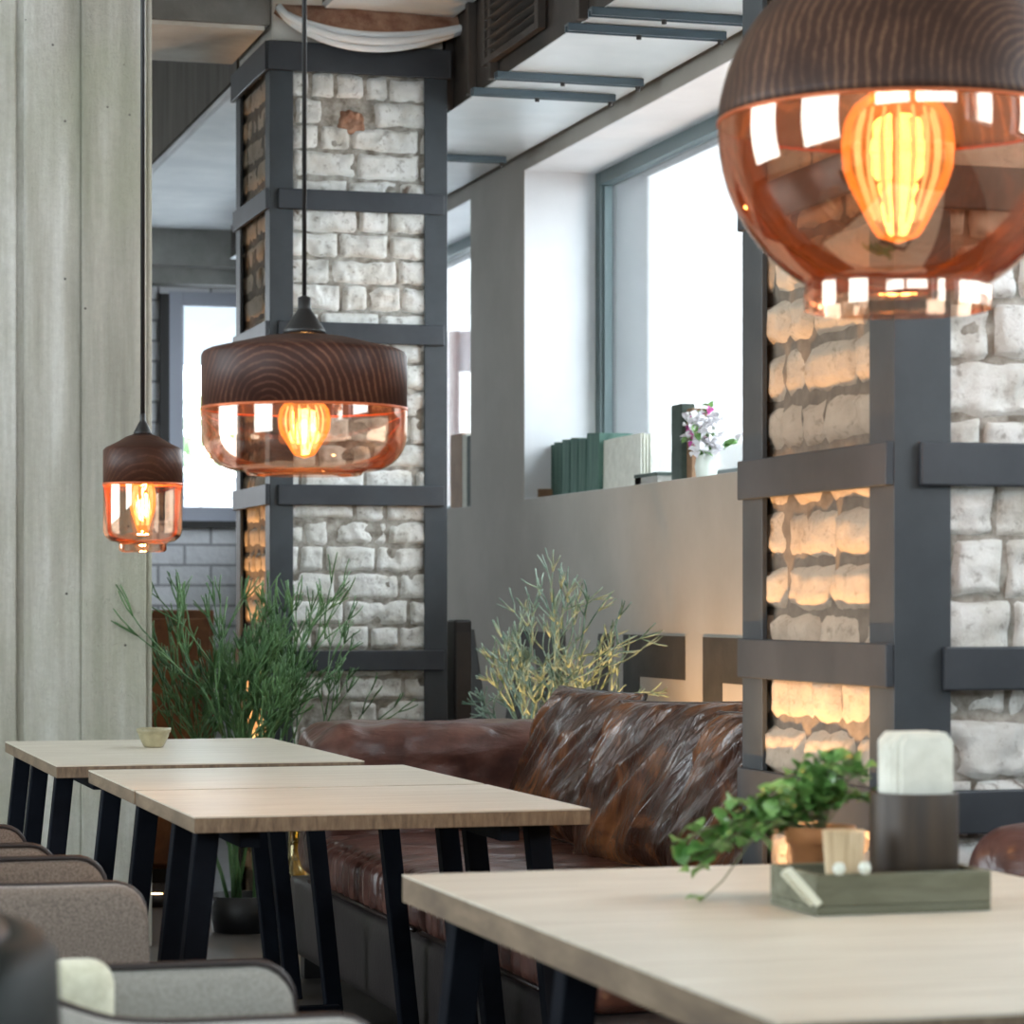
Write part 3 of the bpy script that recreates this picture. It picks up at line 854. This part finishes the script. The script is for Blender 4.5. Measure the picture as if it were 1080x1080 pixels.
def cushion(yc, xc, zc, wy__, hz, lean, roll, seed, label, thick=.17, rz=0):
    mb = MB(); n_ = 100; vs = []; fs = []
    rot = Matrix.Rotation(lean, 4, 'Y') @ Matrix.Rotation(roll, 4, 'X')
    for side in (-1, 1):
        base = len(vs)
        for i in range(n_+1):
            for j in range(n_+1):
                u, v_ = -1+2*i/n_, -1+2*j/n_
                e = (1-abs(u)**3.2)**.6 * (1-abs(v_)**3.2)**.6 if abs(u) < 1 and abs(v_) < 1 else 0
                pinch = 1 - .09*(u*u*v_*v_) 
                conc = 1 - .05*(1-u*u)*0 
                y = u*wy__/2*pinch*(1-.11*(1-v_*v_)); z = v_*hz/2*pinch*(1-.11*(1-u*u))
                ac_ = u + .62*v_; al_ = v_ - .62*u
                q = Vector((ac_*3.0 + seed, al_*.55, seed*1.7))
                r = 1-abs(noise.noise(q))*2.4
                r2 = 1-abs(noise.noise(Vector((ac_*7.5+seed, al_*1.1, 3))))*2.2
                fold = (r*.026 + r2*.010)*min(1, e*1.6+.12)
                x = side*(thick/2*e + (fold if side < 0 else 0)*1.0) 
                if side < 0: x = -(thick/2*e + fold*.8) + .012
                vs.append(rot @ Vector((x, y, z)))
        for i in range(n_):
            for j in range(n_):
                fs.append((base+i*(n_+1)+j, base+(i+1)*(n_+1)+j, base+(i+1)*(n_+1)+j+1, base+i*(n_+1)+j+1))
    # join the rims
    off = (n_+1)**2
    rim = [i*(n_+1) for i in range(n_+1)] + [n_*(n_+1)+j for j in range(1, n_+1)] + [i*(n_+1)+n_ for i in range(n_-1, -1, -1)] + [j for j in range(n_-1, 0, -1)]
    for k in range(len(rim)):
        a_, b_ = rim[k], rim[(k+1) % len(rim)]
        fs.append((a_, b_, b_+off, a_+off))
    mb.add(vs, fs, True)
    root = empty('cushion', (xc, yc, zc), label, 'cushion', 'back cushions on the leather sofa', rz)
    mb.build('cover', M['leather'], root)
    MB().tube([Vector(vs[k])*1.0 for k in rim] + [vs[rim[0]]], .006, 8).build('piping', M['piping_leather'], root)
cushion(7.66, 2.40, .695, .88, .50, .34, .0, 3.1, 'shiny brown leather cushion leaning by the sofa arm, farthest of the three')
cushion(6.83, 2.37, .690, .88, .50, .34, -.03, 8.4, 'crumpled brown leather cushion between its two neighbours on the sofa', rz=.10)
cushion(6.00, 2.35, .690, .86, .50, .34, -.03, 14.2, 'brown leather cushion half hidden behind the wide brick column', rz=.12)

# leather armchair peeking in at the right of the near table
ac = empty('armchair', (2.38, 4.12, 0), 'rounded brown leather armchair at the right edge behind the near table', 'armchair')
mb = MB(); soft_box(mb, (0, 0, .26), (.60, .5, .34), .06, 24); mb.build('seat', M['leather_red'], ac)
mb = MB(); soft_box(mb, (.0, .16, .55), (.66, .16, .46), .079, 40, disp=creases(5,5,5,.008,4)); mb.build('backrest', M['leather_red'], ac)
for x in (-.25, .25):
    for y in (-.19, .19): MB().tube([(x, y, .1), (x, y, 0)], .018, 8).build('leg', M['black'], ac)

# ------------------------------------------------------------------ plants
def pencil_plant(loc, label, m_, seed, h, spread, nst, pot_r, pot_h, depth=5, r0=.009, lean=(0,0), pot_m=None, wide=1.0):
    rnd = random.Random(seed)
    root = empty('potted_plant', loc, label, 'plant', 'bushy pencil stem plants')
    MB().lathe([(0, 0), (pot_r*.8, 0), (pot_r, pot_h), (pot_r*.92, pot_h), (pot_r*.9, pot_h-.03), (0, pot_h-.03)], 32).build('pot', pot_m or M['pot_black'], root)
    MB().lathe([(0, pot_h-.028), (pot_r*.88, pot_h-.03)], 24).build('soil', M['soil'], root)
    mb = MB()
    def grow(p, d, L, r, lev):
        n_ = 3; pts = [p]
        dd = d.copy()
        for k in range(n_):
            dd = (dd + Vector((rnd.gauss(0, .13), rnd.gauss(0, .13), rnd.gauss(.05, .08)))).normalized()
            pts.append(pts[-1] + dd*L/n_)
        mb.tube(pts, [r*(1-.12*k/n_) for k in range(n_)] + [r*.8], 5)
        if lev <= 0: return
        for k in range(rnd.choice((2, 3, 3)) if lev > 1 else rnd.choice((2, 3, 4))):
            an = rnd.uniform(0, 2*PI); tilt = rnd.uniform(.3, .85)
            a = dd.orthogonal().normalized(); b = dd.cross(a)
            nd = (dd*math.cos(tilt) + (a*math.cos(an)+b*math.sin(an))*math.sin(tilt)*wide + Vector((0,0,.12))).normalized()
            q = pts[-1] if k < 2 or lev < 2 else pts[-2]
            grow(q, nd, L*rnd.uniform(.62, .85), max(r*.74, .0026), lev-1)
    for k in range(nst):
        an = rnd.uniform(0, 2*PI); rr = rnd.uniform(0, pot_r*.6)
        t_ = rnd.uniform(.02, spread)
        d = Vector((math.cos(an)*t_+lean[0], math.sin(an)*t_+lean[1], 1)).normalized()
        grow(Vector((math.cos(an)*rr, math.sin(an)*rr, pot_h-.03)), d, h*rnd.uniform(.24, .33), r0, depth)
    mb.build('stems', m_, root)
    return root
pencil_plant((1.80, 9.66, 0), 'tall dark green pencil cactus in a black pot left of the far column', M['pencil_dark'], 5, 1.16, .10, 10, .13, .13, 5, .0075, lean=(.06, -.02), wide=.55)
pencil_plant((2.76, 9.2, 0), 'pale grey green pencil cactus rising behind the sofa armrest', M['pencil_pale'], 12, .95, .16, 4, .17, .32, 5, .0075, lean=(.02, .0), wide=.95)

# brown cabinet-like board, black speaker, amber vase, bowl
bc = empty('low_cabinet', (1.55, 11.6, 0), 'rust brown wooden cabinet behind the tall plant by the concrete wall', 'cabinet')
MB().box(-.45, -.2, .06, .45, .2, 1.135).build('body', M['worn_board'], bc, bevel=.006)
MB().box(-.43, -.225, .08, -.01, -.202, 1.10).build('door', M['worn_board'], bc, bevel=.004)
MB().box(.01, -.225, .08, .43, -.202, 1.10).build('door', M['worn_board'], bc, bevel=.004)
MB().box(-.42, -.17, 0, .42, .17, .06).build('plinth', M['black'], bc)
sp = empty('loudspeaker', (2.775, 10.34, 0), 'slim black upright loudspeaker just right of the far column', 'loudspeaker')
MB().box(-.035, -.06, .02, .035, .06, 1.10).build('cabinet', M['black'], sp, bevel=.01)
MB().box(-.028, -.066, .1, .028, -.061, 1.05).build('front_grille', M['duct_side'], sp)
MB().box(-.045, -.10, 0, .045, .10, .02).build('base', M['black'], sp)

vs_ = empty('glass_vase', (1.94, 9.45, 0), 'amber glass bottle vase on the floor before the far column', 'vase')
MB().lathe([(.0, .002), (.055, .004), (.062, .03), (.062, .20), (.05, .24), (.022, .28), (.020, .36), (.026, .375)], 32).build('body', M['amber_vase'], vs_)

bp = at(162, 787, 7.88); bp.z = .75
bo = empty('bowl', bp, 'small round stoneware bowl on the table by the concrete wall', 'bowl')
MB().lathe([(0, .001), (.026, .001), (.030, .006), (.043, .032), (.044, .040), (.048, .044), (.050, .0555), (.046, .0555), (.040, .045), (.036, .03), (0, .012)], 40).build('body', M['ceramic'], bo)

# ------------------------------------------------------------------ things on the near table
tr = empty('tray', (1.514, 3.4475, .75), 'shallow grey green wooden tray on the near table', 'tray')
MB().box(-.126, -.0825, 0, .126, .0825, .012).build('bottom', M['tray_wood'], tr, bevel=.002)
MB().box(-.126, -.0825, .012, .126, -.0725, .054).box(-.126, .0725, .012, .126, .0825, .054).box(-.126, -.0725, .012, -.116, .0725, .054).box(.116, -.0725, .012, .126, .0725, .054).build('rim', M['tray_wood'], tr, bevel=.002)
def on(px, Y=3.45):
    a, b, _ = ray(px, HZ); return Y*a/b, Y
x, y = on(964, 3.452)
nh = empty('napkin_holder', (x, y, .7625), 'dark brown cylindrical wooden holder packed with napkins in the tray', 'napkin holder')
R = .0600
MB().lathe([(0, 0), (R, 0), (R, .142), (R-.006, .142), (R-.006, .02), (0, .02)], 48).build('body', M['dark_holder_wood'], nh, bevel=.001)
nk = empty('napkin_stack', (x+.002, y, .785), 'white folded paper napkins standing up in the brown holder', 'napkins')
for k in range(9):
    yy = -.034 + k*.0085; hw = math.sqrt(max(.0, (R-.008)**2 - yy*yy)) * .93
    mb = MB()
    pts = []
    z1 = .196 + .006*math.sin(k*2.1)
    vs = []
    for i in range(9):
        xx = -hw + 2*hw*i/8
        for zz in (0, z1 - (.012 if i in (0, 8) else 0)):
            vs.append((xx, yy-.0035+.002*math.sin(i*1.3+k), zz)); vs.append((xx, yy+.0035+.002*math.sin(i*1.3+k), zz))
    fs = []
    for i in range(8):
        a_ = i*4; b_ = a_+4
        fs += [(a_, b_, b_+2, a_+2), (a_+1, a_+3, b_+3, b_+1), (a_+2, b_+2, b_+3, a_+3), (a_, a_+1, b_+1, b_)]
    fs += [(0, 2, 3, 1), (32, 33, 35, 34)]
    mb.add(vs, fs, True); mb.build('napkin', M['paper'], nk, bevel=.001)
x, y = on(865, 3.60)
fp = empty('flower_pot_plant', (x, y, .75), 'blurred trailing green plant in a terracotta pot behind the tray', 'plant')
MB().lathe([(0, 0), (.034, 0), (.043, .075), (.048, .075), (.050, .098), (.044, .098), (.040, .085), (0, .085)], 32).build('pot', M['terracotta'], fp)
rnd = random.Random(4)
fol = MB(); stems = MB()
def leaf(mb, c, d, s_, rnd):
    d = d.normalized(); side = d.cross(Vector((0,0,1)))
    side = side.normalized() if side.length > .1 else Vector((1,0,0))
    up = side.cross(d)
    tw = rnd.uniform(-.8, .8); side = (side*math.cos(tw)+up*math.sin(tw))
    vs = []
    prof = [0, .62, .95, 1, .8, .45, 0]
    for i, w_ in enumerate(prof):
        a_ = i/(len(prof)-1)
        p_ = c + d*s_*a_ + up*s_*.25*math.sin(PI*a_)
        vs += [p_ - side*w_*s_*.42, p_ - up*s_*.06, p_ + side*w_*s_*.42]
    fs = []
    for i in range(len(prof)-1):
        fs += [(i*3, i*3+1, i*3+4, i*3+3), (i*3+1, i*3+2, i*3+5, i*3+4)]
    mb.add(vs, fs, True)
rt = Vector((CS, -SN, 0)); fw = Vector((SN, CS, 0))
for k in range(30):
    # stems spill mostly towards the left of the picture
    tgt = Vector((0,0,.09)) + rt*rnd.uniform(-.215, .07) + fw*rnd.uniform(-.07, .08)
    L = -tgt.dot(rt)
    tgt.z += .07 - max(0, L)*.55 + rnd.uniform(-.035, .035)
    tgt.z = max(tgt.z, .022)
    mid_ = Vector((0,0,.15)) + (tgt-Vector((0,0,.1)))*.5; mid_.z = max(mid_.z, tgt.z+.02)
    pts = [Vector((0,0,.08)).lerp(mid_, s_).lerp(mid_.lerp(tgt, s_), s_) for s_ in [i/7 for i in range(8)]]
    stems.tube(pts, .0012, 5)
    for i in range(2, 8):
        for q in range(2):
            d = Vector((rnd.gauss(0,1), rnd.gauss(0,1), rnd.uniform(-.3, .9)))
            leaf(fol, pts[i] + Vector((rnd.gauss(0,.004), rnd.gauss(0,.004), rnd.gauss(0,.004))), d, rnd.uniform(.020, .036), rnd)
tgt = rt*-.16 + fw*-.10
pts = [Vector((0,0,.09)), Vector((0,0,.11))+tgt*.5, Vector((0,0,.03))+tgt*.9, Vector((0,0,.004))+tgt*1.1 ]
stems.tube(pts, .001, 5)
leaf(fol, pts[-1], Vector((-1,0,.2)), .022, rnd); leaf(fol, pts[-1], Vector((0.3,1,.2)), .02, rnd)
for o_ in (fol.build('foliage', M['leaf'], fp), stems.build('stems', M['vine'], fp)): pass

x, y = on(890, 3.405)
cu = empty('toothpick_cup', (x, y, .7625), 'light ribbed wooden cup in the tray beside the dark holder', 'cup')
mb = MB(); vs = []; n_ = 72
prof = [(.000, 0), (.021, 0), (.0225, .02), (.028, .096), (.0255, .096), (.020, .01), (0, .008)]
for r_, z_ in prof:
    for k in range(n_):
        rr = r_ + (.0009*math.sin(k*PI/2) if r_ > .02 else 0)
        vs.append((rr*math.cos(2*PI*k/n_), rr*math.sin(2*PI*k/n_), z_))
mb.add(vs, [(i*n_+k, i*n_+(k+1) % n_, (i+1)*n_+(k+1) % n_, (i+1)*n_+k) for i in range(len(prof)-1) for k in range(n_)], True)
mb.build('body', M['light_wicker'], cu)
x, y = on(846, 3.352)
pg = empty('clothes_peg', (x, y, .787), 'pale wooden peg clipped slanting on the tray rim', 'peg')
MB().bar((-.021, 0, .028), (.022, -.006, -.024+.004), .010, .004).build('jaw', M['peg'], pg, bevel=.001)
MB().bar((-.025, .004, .024), (.018, .006, -.024+.004), .010, .004).build('jaw', M['peg'], pg, bevel=.001)
for px, z_, lb in ((885, .8125, 'small round white knob clipped to the tray rim next to the peg'), (912, .8125, 'small round white knob clipped to the tray rim beside the dark holder')):
    x, y = on(px, 3.356)
    k_ = MB().lathe([(0, -.009), (.006, -.0075), (.0088, 0), (.006, .0075), (0, .009)], 24).build('white_knob', M['white_glaze'])
    tag(k_, lb, 'knob', 'white knobs on the tray'); k_.location = (x, y, z_)

# ------------------------------------------------------------------ window sill things
def sill_y(px, X=3.42):
    a, b, _ = ray(px, HZ); return X*b/a
def book(px0, px1, h, m_, label, X=3.42, depth=.14, tilt=0, group='green booklets on the window sill', name='book', cat='book'):
    y0, y1 = sill_y(px1, X), sill_y(px0, X)
    o = empty(name, (X, (y0+y1)/2, SILL), label, cat, group)
    t_ = abs(y1-y0)
    MB().box(0, -t_/2, 0, depth, -t_/2+.004, h).box(0, t_/2-.004, 0, depth, t_/2, h).box(0, -t_/2+.004, 0, .004, t_/2-.004, h).build('cover', m_, o, bevel=.0015)
    MB().box(.005, -t_/2+.0045, .004, depth-.004, t_/2-.0045, h-.004).build('pages', M['paper'] if m_ is not M['board_brown'] else m_, o)
    o.rotation_euler = (tilt, 0, 0)
    return o
ords = ['leftmost', 'second from left', 'third from left', 'fourth from left', 'fifth from left', 'sixth from left']
for k, (a, b_, h) in enumerate(((575, 583, .235), (583.5, 591.5, .24), (592, 600, .245), (601, 608.5, .245), (609.5, 617, .235), (618, 631, .25))):
    book(a, b_, h, M['book_green'], 'green cloth booklet, %s in the row on the sill' % ords[k], tilt=.05)
y0 = sill_y(560, 3.4); y1 = sill_y(578, 3.4)
tag(MB().box(-.04, -abs(y0-y1)/2, 0, .05, abs(y0-y1)/2, .045).build('wooden_block', M['book_brown'], bevel=.003), 'small brown wooden block left of the green booklets', 'block').location = (3.40, (y0+y1)/2, SILL)
pp = empty('paper_stack', (3.46, sill_y(660, 3.46), SILL), 'white papers standing upright on the sill right of the green booklets', 'papers')
hw = abs(sill_y(640, 3.46)-sill_y(681, 3.46))/2
for k in range(4):
    MB().box(-.02+k*.02, -hw+.02*k, 0, -.015+k*.02, hw-.015*k, .215+.006*(k % 2)).build('sheet', M['paper'], pp)
hb = empty('paper_box', (3.50, sill_y(697, 3.50), SILL), 'low grey flat box with dark lid on the sill before the dark book', 'box')
hw = abs(sill_y(684, 3.5)-sill_y(708, 3.5))/2
MB().box(-.06, -hw, 0, .06, hw, .045).build('body', M['taupe_light'], hb)
MB().box(-.063, -hw-.003, .045, .063, hw+.003, .058).build('lid', M['book_dark'], hb)
book(708, 719, .29, M['book_dark'], 'tall dark green book beside the flowers on the sill', X=3.40, depth=.05, group=None)
book(719.5, 730, .27, M['book_brown'], 'tall brown book between the dark book and the flowers', X=3.42, depth=.06, group=None)
fl = empty('flower_vase', (3.42, sill_y(745, 3.42), SILL), 'white vase of pink and white flowers on the sill', 'flowers')
MB().lathe([(0, 0), (.035, 0), (.042, .05), (.030, .11), (.034, .13), (.030, .13), (.025, .11), (0, .02)], 32).build('vase', M['white_glaze'], fl)
rnd = random.Random(9)
fw_, fpk, fg = MB(), MB(), MB()
for k in range(60):
    c = Vector((rnd.gauss(0, .03), rnd.uniform(-.09, .13), .165+rnd.uniform(-.05, .06))); c.z += c.y*.4
    tgtm = fpk if k % 3 == 0 and c.y > .03 else (fg if k % 5 == 1 else fw_)
    for q in range(5):
        leaf(tgtm, c, Vector((rnd.gauss(0,1), rnd.gauss(0,1), rnd.gauss(0,1))), .034, rnd)
fw_.build('white_blossoms', M['petal_white'], fl); fpk.build('pink_blossoms', M['petal_pink'], fl); fg.build('leaves', M['leaf'], fl)
for k, (px0, px1, h, m_, lb) in enumerate(((475, 487, .36, M['book_brown'], 'brown board leaning on the sill of the far window'), (487.5, 492, .35, M['paper'], 'pale folder between the brown and dark boards on the far sill'), (492.5, 496, .34, M['book_dark'], 'dark board nearest the pillar on the far sill'))):
    book(px0, px1, h, m_, lb, X=3.37, depth=.06, group='boards on the far window sill', name='board', cat='board')

# ------------------------------------------------------------------ floor uplights washing the columns and the wall
def uplight(loc, label, watts, tilt=(0, 0), size=.05, ang=140):
    root = empty('floor_uplight', loc, label, 'floor light', 'small floor uplights')
    MB().lathe([(0, 0), (.05, 0), (.05, .05), (.044, .05), (.044, .042), (0, .042)], 32).build('housing', M['black'], root)
    MB().lathe([(0, .044), (.043, .044)], 32).build('lens', M['uplight_lens'], root)
    l = bpy.data.lights.new('uplight_beam', 'SPOT'); l.energy = watts; l.color = (1, .52, .20); l.spot_size = math.radians(ang); l.spot_blend = .7
    l.shadow_soft_size = .03
    o = bpy.data.objects.new('uplight_beam', l); COL.objects.link(o); o.parent = root
    o.location = (0, 0, .06); o.rotation_euler = (PI+tilt[0], tilt[1], 0)
uplight((1.62, 10.55, 0), 'floor uplight beside the far brick column', 110, (0, .45), ang=46)
uplight((1.56, 4.86, 0), 'floor uplight beside the wide brick column', 95, (0, .44), ang=52)
uplight((3.0, 8.75, 0), 'floor uplight behind the sofa under the painted letters', 60, (0, .05), ang=110)
